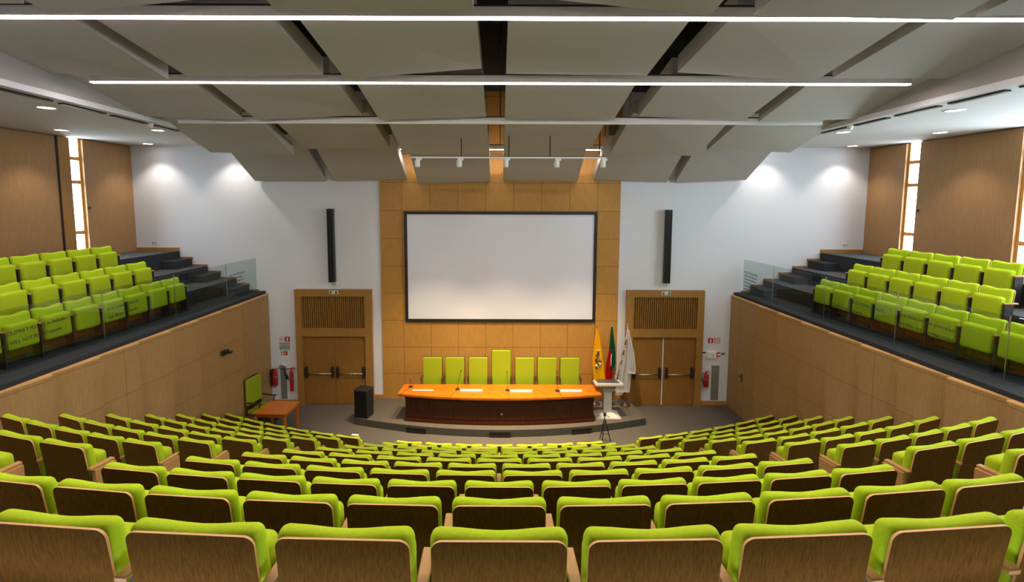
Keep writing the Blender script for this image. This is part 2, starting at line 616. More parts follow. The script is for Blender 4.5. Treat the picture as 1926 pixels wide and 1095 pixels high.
# outer oak walls with tall windows
openings = {-1: [(12.55, 13.0)], 1: [(12.92, 13.37), (9.0, 10.41), (5.6, 8.0)]}
nwin = 1
bm = BM()
box(bm, -XO, -XO + .035, 12.24, 12.56, L3, 7.76)
struct('trim_11', bm, 'oak_frame')
bm = BM()
box(bm, -XO, -XO + .02, 12.20, 12.24, L3, 7.76)
struct('trim_12', bm, 'black')  # thin black strip painted as the shaded gap beside the oak board
for s, nm in ((-1, 'wall_left'), (1, 'wall_right')):
    bm = BM()
    edges = [YB] + sorted([v for o in openings[s] for v in o]) + [D]
    for i in range(0, len(edges), 2):
        a, b = edges[i], edges[i + 1]
        # sliding oak leaves with a slim gap under the ceiling
        box(bm, min(s * XO, s * (XO + .06)), max(s * XO, s * (XO + .06)), a, b, L3, 7.76)
        box(bm, min(s * (XO + .06), s * (XO + .14)), max(s * (XO + .06), s * (XO + .14)), a - .0, b, L3 - .4, Z_TOP)
    for a, b in openings[s]:
        box(bm, min(s * (XO + .06), s * (XO + .14)), max(s * (XO + .06), s * (XO + .14)), a, b, 7.90, Z_TOP)
        box(bm, min(s * (XO + .06), s * (XO + .14)), max(s * (XO + .06), s * (XO + .14)), a, b, 3.2, L3 + .02)
    struct(nm, bm, 'oak_outer')
    for a, b in openings[s]:
        bm = BM()
        xx0, xx1 = (s * (XO + .07), s * (XO + .13)) if s > 0 else (s * (XO + .13), s * (XO + .07))
        for y in ([a, b - .06] if b - a < 1 else [a, a + (b - a) / 3, a + 2 * (b - a) / 3, b - .06]):
            box(bm, xx0, xx1, y, y + .06, L3 + .02, 7.90)
        for z in (4.72, 5.32, 6.62, 7.22, 7.78):
            box(bm, xx0 + .01, xx1 - .01, a + .06, b - .06, z, z + .09)
        wf = struct('window_%d' % nwin, bm, 'orange_oak')
        bm = BM()
        box(bm, min(s * (XO + .095), s * (XO + .105)), max(s * (XO + .095), s * (XO + .105)), a + .02, b - .02, L3 + .05, 7.85)
        obj('window_pane', bm, 'glass', wf)
        nwin += 1
        # daylight portal in the opening
        try:
            po = lamp('window_daylight', 'AREA', (s * (XO + .16), (a + b) / 2, (L3 + 7.9) / 2), 1, shape='RECTANGLE',
                      size=(b - a), size_y=3.2, rot=(PI / 2, 0, PI / 2 * (1 if s > 0 else -1)))
            po.data.cycles.is_portal = True
        except Exception as ex:
            print('portal', ex)
    # small black catch on the sliding leaf
    bm = BM()
    box(bm, -.015, .015, -.03, .03, -.035, .035, 0, .006)
    yy = 13.06 if s < 0 else 12.84
    tag(obj('sliding_panel_catch', bm, 'black', loc=(s * (XO - .015), yy, 6.0)),
        'small black pull catch on oak sliding panel of %s balcony' % ('left' if s < 0 else 'right'), 'catch')

# rear wall, ceilings
bm = BM()
box(bm, -XO - .14, XO + .14, YB - .2, YB, 0, Z_TOP)
struct('wall_back', bm, 'white')
bm = BM()
box(bm, -XO - .14, XO + .14, YB - .2, D + .25, Z_TOP, Z_TOP + .2)
struct('ceiling', bm, 'ceil_dark')


def xfas(y):
    return 7.12 - 0.062 * max(0.0, D - 3.2 - y) if y > 5.5 else 7.12 - .062 * (D - 3.2 - 5.5)


for s in (-1, 1):
    bm = BM()
    ys = [D, 13.0, 11.4, 9.5, 7.5, 5.5, YB]
    for a, b in zip(ys, ys[1:]):
        p = [(s * xfas(a), a), (s * xfas(b), b), (s * (XO + .06), b), (s * (XO + .06), a)]
        if s > 0:
            p = p[::-1]
        prism(bm, p, 7.79, 7.88, 0, 1)
    struct('ceiling', bm, ['ceil_side', 'white'])
    # bulkhead rising from the side ceiling to the dark void
    bm = BM()
    for a, b in zip(ys, ys[1:]):
        p = [(s * (xfas(a) + .02), a), (s * (xfas(b) + .02), b), (s * (xfas(b) + .12), b), (s * (xfas(a) + .12), a)]
        if s > 0:
            p = p[::-1]
        prism(bm, p, 7.88, Z_TOP)
    struct('trim_%d' % (7 if s < 0 else 8), bm, 'bulkhead')
    # air slots along the inner edge of the side ceiling
    for i in range(7):
        y0 = 12.6 - i * 1.15
        bm = BM()
        p = [(s * (xfas(y0) + .16), y0), (s * (xfas(y0 - .95) + .16), y0 - .95), (s * (xfas(y0 - .95) + .25), y0 - .95), (s * (xfas(y0) + .25), y0)]
        if s > 0:
            p = p[::-1]
        prism(bm, p, 7.765, 7.789)
        tag(obj('ceiling_air_slot', bm, 'black'),
            'dark linear air slot in %s side ceiling edge, %s from the stage' % ('left' if s < 0 else 'right', ORD[i]),
            'vent', 'air slots along the %s ceiling edge' % ('left' if s < 0 else 'right'))

# ------------------------------------------------------------------ acoustic clouds
ROWS = [  # near y, far y, near z, far z, thickness
    (3.40, 5.52, 8.44, 8.22), (5.92, 7.82, 8.40, 8.12), (8.10, 9.98, 8.24, 7.84), (10.35, 12.38, 8.02, 7.43), (12.62, 14.55, 7.86, 6.77)]
COLS = [(-7.15, -5.10), (-4.82, -2.72), (-2.39, -0.29), (0.09, 2.25), (2.72, 4.85), (5.10, 7.16)]
TILT = {  # (row, col): corner offsets nl, nr, fl, fr
    (0, 1): (0.0, 0.05, -0.01, 0.20), (0, 3): (0.12, 0.0, 0.20, 0.0), (0, 2): (0, 0, .02, .05), (0, 5): (0, .03, -.0, .05), (0, 4): (0, 0, 0, -.04), (0, 0): (.1, .1, .1, .1),
    (1, 2): (0, 0.05, -0.03, 0.13), (1, 3): (0, 0, .05, .03), (1, 4): (0, 0, .08, -.04), (1, 0): (0, 0, .05, -.05), (1, 1): (0, 0, 0, .03),
    (2, 0): (0, 0, .03, -.03), (2, 1): (0, 0, -.03, .06), (2, 2): (0, 0, -.03, .04), (2, 4): (0, 0, .05, 0), (2, 5): (0, 0, -.05, .02),
    (3, 0): (0, 0, -.04, -.1), (3, 1): (0, 0, .05, .08), (3, 2): (0, 0, -.08, -.02), (3, 3): (0, 0, .08, .1), (3, 4): (0, 0, -.02, -.10), (3, 5): (0, 0, .05, .0),
    (4, 2): (0, 0, -.08, 0), (4, 1): (0, 0, 0, .06), (4, 5): (0, 0, -.02, .07), (4, 3): (0, 0, .03, 0), (4, 4): (0, 0, .05, 0)}
cname = ['leftmost', 'second from left', 'left of centre', 'right of centre', 'second from right', 'rightmost']
rname = ['nearest row overhead', 'second row', 'third row', 'fourth row', 'row at the stage wall']
for ri, (yn, yf, zn, zf) in enumerate(ROWS):
    for ci, (xa, xb) in enumerate(COLS):
        t = TILT.get((ri, ci), (0, 0, 0, 0))
        TH = 0.045
        LIP = 0.26
        bm = BM()
        q = [(xa, yn, zn + t[0]), (xb, yn, zn + t[1]), (xb, yf, zf + t[3]), (xa, yf, zf + t[2])]
        hexa(bm, q + [(x, y, z + TH) for x, y, z in q])
        root = tag(obj('acoustic_ceiling_panel', bm, 'cloud'),
                   'suspended beige acoustic ceiling panel, %s, %s' % (rname[ri], cname[ci]), 'ceiling panel', 'suspended acoustic ceiling panels')
        bm = BM()
        th = 0.03
        qi = [(xa + th, yn + th), (xb - th, yn + th), (xb - th, yf - th), (xa + th, yf - th)]

        def zz(x, y):
            u = (x - xa) / (xb - xa)
            v = (y - yn) / (yf - yn)
            return (q[0][2] * (1 - u) + q[1][2] * u) * (1 - v) + (q[3][2] * (1 - u) + q[2][2] * u) * v
        for i in range(4):
            a, b = q[i], q[(i + 1) % 4]
            c, d2 = qi[(i + 1) % 4], qi[i]
            lo = [(a[0], a[1], a[2] + TH), (b[0], b[1], b[2] + TH), (c[0], c[1], zz(*c) + TH), (d2[0], d2[1], zz(*d2) + TH)]
            hexa(bm, lo + [(x, y, z + LIP - TH) for x, y, z in lo])
        obj('panel_edge', bm, 'cloud', root)
        # suspension rods
        for (rx, ry) in ((xa + .35, yn + .4), (xb - .35, yn + .4), (xa + .35, yf - .4), (xb - .35, yf - .4)):
            bm = BM()
            tube(bm, [(rx, ry, zz(rx, ry) + TH), (rx, ry, Z_TOP)], 0.006, 6)
            obj('suspension_rod', bm, 'blackmetal', root)

# ------------------------------------------------------------------ linear lights
STR = [(5.80, 8.27, True, 'nearest the camera, glowing'), (8.05, 8.07, True, 'second, glowing'), (10.18, 7.765, False, 'unlit, third'), (13.72, 7.60, True, 'at the stage wall, mostly hidden'), (3.45, 8.44, True, 'unseen, added to light the rear rows')]  # last beam is out of view, added to brighten the rear seats
HS = 6.48
for i, (y, z, lit, w) in enumerate(STR):
    HS = 3.25 if i == 3 else 6.48
    L = thing('linear_ceiling_light', 'long white linear light beam across the hall, %s' % w, 'ceiling light', (0, y, z), 0, 'linear light beams')
    bm = BM()
    box(bm, -HS, HS, -.04, .04, 0.018, 0.125)
    obj('housing', bm, 'beam', L)
    bm = BM()
    box(bm, -HS, HS, -.035, .035, 0.0, 0.018)
    obj('diffuser', bm, 'glow' if lit else 'off', L)
    bm = BM()
    box(bm, -HS, HS, -.05, .05, 0.125, 0.145)
    obj('top_rail', bm, 'black', L)
    for k in range(7):
        xk = (-5.7 + k * 1.9) * HS / 6.48
        bm = BM()
        tube(bm, [(xk, 0, .145), (xk, 0, Z_TOP - z)], 0.012, 6)
        obj('hanger_rod', bm, 'blackmetal', L)
    if lit:
        lamp('strip_lamp', 'AREA', (0, 0, -.01), (120, 95, 0, 60, 210)[i], (1.0, .86, .76), (0, 0, 0), L, shape='RECTANGLE', size=2 * HS, size_y=.07)

# spot track
T = thing('spotlight_track', 'slim white ceiling track hung on rods above the stage', 'light track', (0.2, 11.6, 7.20))
bm = BM()
box(bm, -2.28, 2.25, -.018, .018, 0, .035)
obj('rail', bm, 'whiteplastic', T)
bm = BM()
box(bm, -2.28, 2.25, -.02, .02, .035, .05)
obj('rail_top', bm, 'black', T)
for x in (-1.1, 0.0, .95, 2.1):
    bm = BM()
    tube(bm, [(x, 0, .05), (x, 0, 2.1)], .012, 6)
    obj('hanger_rod', bm, 'blackmetal', T)
first = None
SPX = [-1.92, -0.95, 0.13, 1.31, 2.38]
for i, x in enumerate(SPX):
    lb = 'white cylindrical track spotlight above the stage, %s from left' % ORD[i]
    S = thing('track_spotlight', lb, 'spotlight', (x, 11.6, 7.20), 0, 'spotlights on the stage track')
    bm = BM()
    box(bm, -.035, .1, -.02, .02, -.05, -.001, 0, .005)
    obj('adapter', bm, 'whiteplastic', S)
    bm = BM()
    lathe(bm, [(0, 0), (.058, 0), (.062, -.01), (.062, -.15), (.052, -.155), (.05, -.12), (0, -.12)], (0, 0, -.05), 20)
    hd = obj('lamp_head', bm, 'whiteplastic', S)
    sp = lamp('spot_lamp', 'SPOT', (x, 11.6, 7.0), 900, (1.0, .76, .45), (0, 0, 0), None, spot_size=math.radians(66), spot_blend=.8, shadow_soft_size=.05)
    tgt = Vector((x * .95, 13.1 if i % 2 == 0 else 11.7, .3))
    sp.rotation_euler = (tgt - sp.location).to_track_quat('-Z', 'Y').to_euler()

# recessed downlights in the side ceilings
for s in (-1, 1):
    side = 'left' if s < 0 else 'right'
    for rx, rn in ((7.74, 'inner'), (9.93, 'outer')):
        for j, y in enumerate((14.15, 11.38, 8.62, 5.9)):
            dn = thing('recessed_downlight', 'round recessed downlight, %s balcony ceiling, %s row, %s from the stage' % (side, rn, ORD[j]),
                       'downlight', (s * rx, y, 7.79), 0, 'recessed downlights over the balconies')
            bm = BM()
            lathe(bm, [(.145, .001), (.15, -.012), (.12, -.012), (.115, -.002)], (0, 0, 0), 28)
            obj('trim_ring', bm, 'whiteplastic', dn)
            bm = BM()
            lathe(bm, [(0, -.006), (.118, -.006), (.118, -.001), (0, -.001)], (0, 0, 0), 28)
            obj('diffuser', bm, 'dl_glow', dn)
            lamp('downlight_lamp', 'SPOT', (0, 0, -.03), 85, (1.0, .88, .76), (0, 0, 0), dn, spot_size=math.radians(105), spot_blend=.6, shadow_soft_size=.10)
    dt = thing('smoke_detector', 'small white smoke detector on %s side ceiling' % side, 'detector', (s * 7.22, 10.4, 7.79))
    bm = BM()
    lathe(bm, [(.06, 0), (.06, -.03), (.045, -.03), (.045, -.075), (.03, -.085), (0, -.085)], (0, 0, 0), 18)
    obj('body', bm, 'whiteplastic', dt)
    # wall sockets on the balcony end walls
    sk = thing('wall_socket', 'small white double wall socket, %s balcony end wall' % side, 'socket', (s * 10.28, D - .0, 4.95))
    bm = BM()
    box(bm, -.085, .085, -.012, 0, -.04, .04, 0, .004)
    obj('plate', bm, 'signwhite', sk)
    for q in (-.042, .042):
        bm = BM()
        lathe(bm, [(0, 0), (.026, 0), (.026, .004), (0, .004)], (0, 0, 0), 14)
        o = obj('socket_well', bm, 'signgrey', sk, loc=(q, -.012, 0))
        o.rotation_euler = (PI / 2, 0, 0)


# ------------------------------------------------------------------ projection screen
S = thing('projection_screen', 'large white projection screen in black frame on the oak stage wall', 'screen', (0.02, DF - .05, 2.60))
bm = BM()
w2, hh, fr = 2.84, 3.30, .085
box(bm, -w2, w2, -.07, -.003, 0, fr)
box(bm, -w2, w2, -.07, -.003, hh - fr, hh)
box(bm, -w2, -w2 + fr, -.07, -.003, fr, hh - fr)
box(bm, w2 - fr, w2, -.07, -.003, fr, hh - fr)
obj('frame', bm, 'black', S)
bm = BM()
box(bm, -w2 + fr, w2 - fr, -.04, -.02, fr, hh - fr)
obj('screen_surface', bm, 'screen', S)

# ------------------------------------------------------------------ column loudspeakers and plates above doors
for s, x in ((-1, -4.96), (1, 4.93)):
    side = 'left' if s < 0 else 'right'
    S = thing('column_loudspeaker', 'tall slim black column loudspeaker above %s stage door' % side, 'loudspeaker', (x, DF, 3.80))
    bm = BM()
    box(bm, -.09, .09, -.24, -.08, 0, 2.17, 0, .012)
    obj('cabinet', bm, 'black', S)
    bm = BM()
    box(bm, -.075, .075, -.252, -.242, .06, 2.11, 0, .003)
    obj('front_grille', bm, 'blackmetal', S)
    for z in (.5, 1.65):
        bm = BM()
        box(bm, -.03, .03, -.08, 0, z, z + .06)
        obj('wall_bracket', bm, 'steel', S)
    P = thing('junction_box', 'small white cable box under %s column loudspeaker' % side, 'box', (x, DF, 3.66))
    bm = BM()
    box(bm, -.13, .13, -.04, 0, 0, .12, 0, .004)
    obj('cover', bm, 'signwhite', P)
    bm = BM()
    box(bm, -.07, .07, -.046, -.04, .03, .09)
    obj('name_plate', bm, 'signgrey', P)
    E = thing('exit_sign', 'small green running-man exit sign over %s stage door' % side, 'sign', (x + .02, DF - .131, 3.44))
    bm = BM()
    box(bm, -.13, .13, -.02, 0, 0, .10, 0, .003)
    obj('plate', bm, 'signwhite', E)
    bm = BM()
    box(bm, -.115, -.05, -.024, -.02, .012, .088)
    box(bm, .04, .115, -.024, -.02, .012, .088)
    # running figure
    tube(bm, [(-.02, -.022, .075), (-.005, -.022, .055), (-.01, -.022, .035)], .007, 6)
    tube(bm, [(-.01, -.022, .036), (.012, -.022, .028), (.014, -.022, .012)], .005, 6)
    tube(bm, [(-.01, -.022, .036), (-.02, -.022, .022), (-.035, -.022, .02)], .005, 6)
    obj('pictogram', bm, 'signgreen', E)


# ------------------------------------------------------------------ stage doors
def stage_door(n, x0, x1, split_gap, side):
    z1 = 3.57
    xa, xb = (x0 + .19, x1 - .21) if side == 'left' else (x0 + .21, x1 - .20)
    bm = BM()
    y0, y1 = DF - .13, DF
    box(bm, x0, xa, y0, y1, 0, z1)
    box(bm, xb, x1, y0, y1, 0, z1)
    box(bm, xa, xb, y0, y1, 3.36, z1)
    box(bm, xa, xb, y0, y1, 2.14, 2.39)
    fr = struct('door_%d' % n, bm, 'oak_frame')
    # slatted transom
    bm = BM()
    box(bm, xa, xb, DF - .02, DF - .002, 2.39, 3.36)
    nsl = 30
    for i in range(nsl):
        u = xa + (xb - xa) * (i + .2) / nsl
        box(bm, u, u + (xb - xa) / nsl * .5, DF - .075, DF - .02, 2.39, 3.36)
    obj('slatted_transom', bm, 'oak_door', fr)
    mid = (xa + xb) / 2
    g = split_gap
    for li, (a, b) in enumerate(((xa + .006, mid - g), (mid + g, xb - .006))):
        bm = BM()
        box(bm, a, b, DF - .042, DF - .004, 0.01, 2.135)
        lf = obj('door_leaf', bm, 'oak_door', fr)
        bm = BM()
        tube(bm, [(a + .10, DF - .12, .99), (b - .10, DF - .12, .99)], .016, 10)
        obj('push_bar', bm, 'steel', lf)
        for e in (a + .075, b - .075):
            bm = BM()
            box(bm, e - .035, e + .035, DF - .13, DF - .042, .86, 1.20, 0, .02, 3)
            obj('bar_mount', bm, 'black', lf)
    if g > .02:
        bm = BM()
        box(bm, mid - g, mid + g - .02, DF - .022, DF - .004, .01, 2.13)
        o = obj('light_gap', bm, 'whiteplastic', fr)  # pale colour stands in for light showing between the leaves
        o['label'] = 'pale strip painted as light in the gap between the leaves'


stage_door(1, -6.12, -3.83, .004, 'left')
stage_door(2, 3.79, 6.11, .028, 'right')


# ------------------------------------------------------------------ signs, extinguishers, grilles
def sign(name, x, z, w, h, mat_, label, cat='sign'):
    S = thing(name, label, cat, (x, DF, z))
    bm = BM()
    box(bm, -w / 2, w / 2, -.008, 0, -h / 2, h / 2, 0, .002)
    obj('plate', bm, mat_, S)
    return S


for s, xs in ((-1, (-6.61, -6.43)), (1, (6.59, 6.39))):
    side = 'left' if s < 0 else 'right'
    S = sign('fire_alarm_sign', xs[0], 2.02, .16, .16, 'signred' if s > 0 else 'signgrey', 'square call-point sign with ring symbol, %s of the stage' % side)
    bm = BM()
    box(bm, -.06, .06, -.011, -.008, -.06, .06)
    obj('inner_field', bm, 'signwhite', S)
    bm = BM()
    n = 16
    for k in range(n):
        t0, t1 = 2 * PI * k / n, 2 * PI * (k + 1) / n
        hexa(bm, [(r * math.cos(t), y, r * math.sin(t)) for y in (-.011, -.014) for r, t in ((.022, t0), (.04, t0), (.04, t1), (.022, t1))])
    obj('ring_symbol', bm, 'signred', S)
    S = sign('extinguisher_sign', xs[1], 2.02, .16, .16, 'signred', 'square red fire extinguisher sign, %s of the stage' % side)
    bm = BM()
    box(bm, -.022, .022, -.012, -.008, -.055, .03, 0, .002)
    box(bm, -.01, .03, -.012, -.008, .035, .055, 0, .002)
    obj('extinguisher_symbol', bm, 'signwhite', S)

S = sign('evacuation_plan', -6.52, 1.80, .33, .23, 'signgrey', 'pale green evacuation plan board left of the stage')
bm = BM()
box(bm, -.155, .155, -.010, -.008, .085, .105)
for k in range(5):
    box(bm, -.09 + k * .04, -.075 + k * .04, -.010, -.008, -.09, .06)
box(bm, -.14, -.11, -.010, -.008, -.09, -.02)
box(bm, .12, .14, -.010, -.008, -.09, .04)
box(bm, -.1, .1, -.010, -.008, -.04, -.03)
obj('printed_plan', bm, 'signgreen', S)
S = sign('call_point', -6.50, 1.59, .12, .12, 'signred', 'red manual fire call point left of the stage, below the plan board', 'alarm')
bm = BM(); box(bm, -.04, .04, -.04, -.008, -.045, .045, 0, .004); obj('housing', bm, 'signred', S)
bm = BM(); box(bm, -.03, .03, -.044, -.04, -.01, .02); obj('break_glass', bm, 'signwhite', S)
S = sign('call_point_plate', -6.61, 1.59, .07, .12, 'signgrey', 'small yellowish plate beside the left red call point', 'plate')
S = sign('thermostat', 6.20, 1.62, .15, .14, 'signwhite', 'small white thermostat with dark display beside right stage door', 'thermostat')
bm = BM(); box(bm, -.05, .05, -.014, -.008, 0, .05); obj('display', bm, 'black', S)
S = sign('alarm_panel', 6.42, 1.58, .28, .20, 'whiteplastic', 'white alarm control box right of the stage', 'control box')
bm = BM(); box(bm, -.14, .14, -.07, -.008, -.10, .10, 0, .006); obj('housing', bm, 'whiteplastic', S)
bm = BM(); box(bm, .02, .05, -.073, -.07, -.05, .03); box(bm, -.1, .05, -.073, -.07, .03, .036); obj('panel_mark', bm, 'signgrey', S)
S = sign('call_point', 6.63, 1.60, .12, .12, 'signred', 'red manual fire call point right of the stage beside the white box', 'alarm')
bm = BM(); box(bm, -.05, .05, -.05, -.008, -.055, .055, 0, .004); obj('housing', bm, 'signred', S)
bm = BM(); box(bm, -.035, .035, -.054, -.05, -.03, .02); obj('break_glass', bm, 'signwhite', S)
S = sign('wall_switch', 6.79, 1.61, .15, .08, 'signgrey', 'dark green key switch plate rightmost beside the red call point', 'switch')
bm = BM(); box(bm, -.05, .03, -.013, -.008, -.025, .025); obj('key_field', bm, 'lectern_dark', S)


def grille(x0, x1, z0, z1, label):
    G = thing('air_grille', label, 'grille', ((x0 + x1) / 2, DF, z0))
    w = (x1 - x0) / 2
    h = z1 - z0
    bm = BM()
    for a, b, c, d2 in ((-w, w, 0, .02), (-w, w, h - .02, h), (-w, -w + .018, .02, h - .02), (w - .018, w, .02, h - .02)):
        box(bm, a, b, -.018, 0, c, d2)
    obj('frame', bm, 'signwhite', G)
    bm = BM()
    box(bm, -w + .018, w - .018, -.004, -.001, .02, h - .02)
    n = int(h / .028)
    for k in range(n):
        z = .025 + k * (h - .05) / n
        box(bm, -w + .018, w - .018, -.013, -.004, z, z + .014)
    obj('louvre_slats', bm, 'grille', G)


grille(-6.70, -6.47, .13, 1.21, 'tall narrow grey air grille left of the stage, behind the extinguishers')
grille(6.43, 6.71, .13, 1.27, 'tall narrow grey air grille right of the stage, beside red extinguisher')


def extinguisher(x, zb, r, h, label, cover=False, horn=None, side=1):
    E = thing('fire_extinguisher', label, 'fire extinguisher', (x, DF - r - .03, zb))
    bm = BM()
    lathe(bm, [(0, 0), (r * .9, 0), (r, .02), (r, h * .78), (r * .8, h * .86), (r * .35, h * .92), (r * .3, h * .95), (0, h * .95)], (0, 0, 0), 20)
    obj('cylinder', bm, 'red', E)
    bm = BM()
    lathe(bm, [(r * 1.01, h * .50), (r * 1.01, h * .60)], (0, 0, 0), 20)
    bmesh.ops.solidify(bm, geom=bm.faces[:], thickness=.002)
    obj('label_band', bm, 'signwhite', E)
    bm = BM()
    box(bm, -.02, .02, -.02, .02, h * .94, h * 1.0)
    box(bm, -.015 if side > 0 else -.12, .12 if side > 0 else .015, -.012, .012, h * .99, h * 1.015)
    tube(bm, [(0, 0, h * 1.0), (.06 * side, 0, h * 1.09)], .009, 6)
    obj('valve_handle', bm, 'red', E)
    bm = BM()
    if horn:
        tube(bm, [(0, 0, h * .97), (-.12, -.01, h * .98), (-.30, -.01, h * .97), (-.36, -.02, h * 1.03), (-.33, -.02, h * 1.14), (-.25, -.02, h * 1.12), (-.21, -.02, h * .98)], .012, 8)
        tube(bm, [(-.21, -.02, h * .98), (-.16, -.02, h * .75), (-.115, -.02, h * .55)], [.02, .028, .045], 10)
    else:
        tube(bm, [(0, 0, h * .96), (-.10 * side, -.01, h * .93), (-.15 * side, -.01, h * .75), (-.13 * side, -.01, h * .45), (-.07 * side, -.02, h * .22)], .011, 8)
    obj('hose', bm, 'black', E)
    bm = BM()
    box(bm, -.03, .03, r - .0, r + .03, h * .55, h * .62)
    obj('wall_bracket', bm, 'black', E)
    if cover:
        bm = BM()
        box(bm, -r - .05, -r + .012, -r * .6, r + .03, 0, h * .98, 0, .012)
        o = obj('cover_edge', bm, 'black', E)
    return E


extinguisher(-6.80, .62, .075, .50, 'red powder extinguisher with black side, leftmost on the stage wall', cover=True, side=1)
extinguisher(-6.31, .45, .055, .70, 'tall red extinguisher with black horn beside left stage door', horn=True)
extinguisher(6.26, .62, .075, .46, 'red fire extinguisher with curved hose beside right stage door', side=1)

# ------------------------------------------------------------------ platform
PH = .20
bm = BM()
arc = []
for i in range(25):
    x = -4.08 + 8.16 * i / 24
    arc.append((x, 12.52 + 0.74 * (x / 4.08) ** 2))
poly = arc + [(3.90, DF - .05), (-3.90, DF - .05)]
prism(bm, poly, 0.0, PH, 0, 1)
struct('floor', bm, ['carpet', 'platform_riser'])
for i, x in enumerate((-2.23, 0.02, 2.2)):
    y = 12.52 + .74 * (x / 4.08) ** 2
    V = thing('platform_air_vent', 'dark rectangular vent in the platform front, %s' % ('left', 'centre', 'right')[i], 'vent',
              (x, y, .03), math.atan(2 * .74 * x / 4.08 ** 2), 'vents in the platform front')
    bm = BM()
    for a, b, c, d2 in ((-.28, .28, 0, .012), (-.28, .28, .118, .13), (-.28, -.265, .012, .118), (.265, .28, .012, .118)):
        box(bm, a, b, -.035, .0, c, d2)
    obj('frame', bm, 'darkside', V)
    bm = BM()
    box(bm, -.265, .265, -.024, -.012, .012, .118)
    obj('louvre', bm, 'black', V)

# ------------------------------------------------------------------ panel desk
DK = thing('panel_desk', 'long bowed mahogany panel desk with varnished orange top on the platform', 'desk', (0, 0, PH))


def dfront(x, hw, yc, ye):
    return yc + (ye - yc) * (x / hw) ** 2


def bowed(hw, yc, ye, yb, z0, z1, bmx, mi=0, n=24, hwb=None):
    hwb = hwb or hw
    pl = [(-hw + 2 * hw * i / n, dfront(-hw + 2 * hw * i / n, hw, yc, ye)) for i in range(n + 1)]
    pl += [(hwb, yb), (-hwb, yb)]
    prism(bmx, pl, z0, z1, mi)


bm = BM()
bowed(2.78, 12.72, 13.02, 13.72, .735, .78, bm, hwb=2.72)
bowed(2.75, 12.745, 13.04, 13.70, .70, .735, bm, hwb=2.70)
obj('desk_top', bm, 'desk_top', DK)
bm = BM()
bowed(2.58, 12.82, 13.08, 13.46, .06, .70, bm)
obj('body', bm, 'mahogany', DK)
bm = BM()
bowed(2.62, 12.775, 13.04, 13.46, .0, .05, bm)
bowed(2.61, 12.79, 13.05, 13.46, .05, .075, bm)
obj('plinth', bm, 'mahogany', DK)
for i in range(8):   # raised front panels
    xa = -2.5 + i * .63
    bm = BM()
    pts = []
    for u in (xa + .04, xa + .59):
        pts.append((u, dfront(u, 2.58, 12.82, 13.08)))
    (a0, a1), (b0, b1) = pts
    for (zl, zh) in ((.14, .18), (.60, .64)):
        hexa(bm, [(a0, a1 - .012, zl), (b0, b1 - .012, zl), (b0, b1 + .02, zl), (a0, a1 + .02, zl),
                  (a0, a1 - .012, zh), (b0, b1 - .012, zh), (b0, b1 + .02, zh), (a0, a1 + .02, zh)])
    for (ua, va, ub, vb) in ((a0, a1, a0 + .04, a1 + (b1 - a1) * .07), (b0 - .04, b1 - (b1 - a1) * .07, b0, b1)):
        hexa(bm, [(ua, va - .012, .18), (ub, vb - .012, .18), (ub, vb + .02, .18), (ua, va + .02, .18),
                  (ua, va - .012, .60), (ub, vb - .012, .60), (ub, vb + .02, .60), (ua, va + .02, .60)])
    obj('front_panel_moulding', bm, 'mahogany', DK)
bm = BM()
lathe(bm, [(0, 0), (.03, 0), (.03, .004), (0, .004)], (0, 0, 0), 16)
o = obj('emblem', bm, 'grille', DK, loc=(0.06, 12.805, .30))
o.rotation_euler = (PI / 2, 0, 0)

# things on the desk
for i, (x, y, hgt, lean) in enumerate(((-2.50, 13.50, .20, 0.0), (-1.17, 13.33, .52, .10), (.22, 13.26, .52, -.02), (1.60, 13.23, .55, -.03))):
    Mc = thing('gooseneck_microphone', 'black gooseneck microphone on the desk top, %s from left' % ORD[i], 'microphone', (x, y, PH + .78), 0, 'microphones on the panel desk')
    bm = BM()
    box(bm, -.055, .055, -.045, .045, 0, .03, 0, .008)
    obj('base', bm, 'black', Mc)
    bm = BM()
    tube(bm, [(0, 0, .03), (0, 0, .1), (lean * .4, -.01, hgt * .6), (lean, -.03, hgt)], .0055, 6)
    obj('gooseneck', bm, 'black', Mc)
    bm = BM()
    tube(bm, [(lean, -.03, hgt), (lean * 1.1, -.045, hgt + .05)], .012, 8)
    obj('capsule', bm, 'black', Mc)
    bm = BM()
    yf = dfront(x, 2.78, 12.72, 13.02)
    xe = x + (-.20, -.16, .04, .1)[i]
    tube(bm, [(x, y - .04, PH + .787), (xe * .5 + x * .5, (y + yf) / 2, PH + .787), (xe, yf - .006, PH + .787), (xe, yf - .012, PH + .60)], .004, 5)
    tag(obj('microphone_cable', bm, 'black'), 'thin black cable running from %s desk microphone over the front edge' % ORD[i], 'cable', 'microphone cables')
for i, (x, y) in enumerate(((-2.12, 13.27), (-.78, 13.24), (.60, 13.22), (1.98, 13.24))):
    bm = BM()
    if i == 0:
        box(bm, -.29, .29, -.035, .035, 0, .004, 0)
    else:
        hexa(bm, [(-.30, -.025, 0), (.30, -.025, 0), (.30, .025, 0), (-.30, .025, 0), (-.30, -.005, .045), (.30, -.005, .045), (.30, .005, .045), (-.30, .005, .045)])
    tag(obj('name_card', bm, 'paper', loc=(x, y, PH + .781)), 'long white name card on the desk top, %s from left' % ORD[i], 'name card', 'name cards on the panel desk')


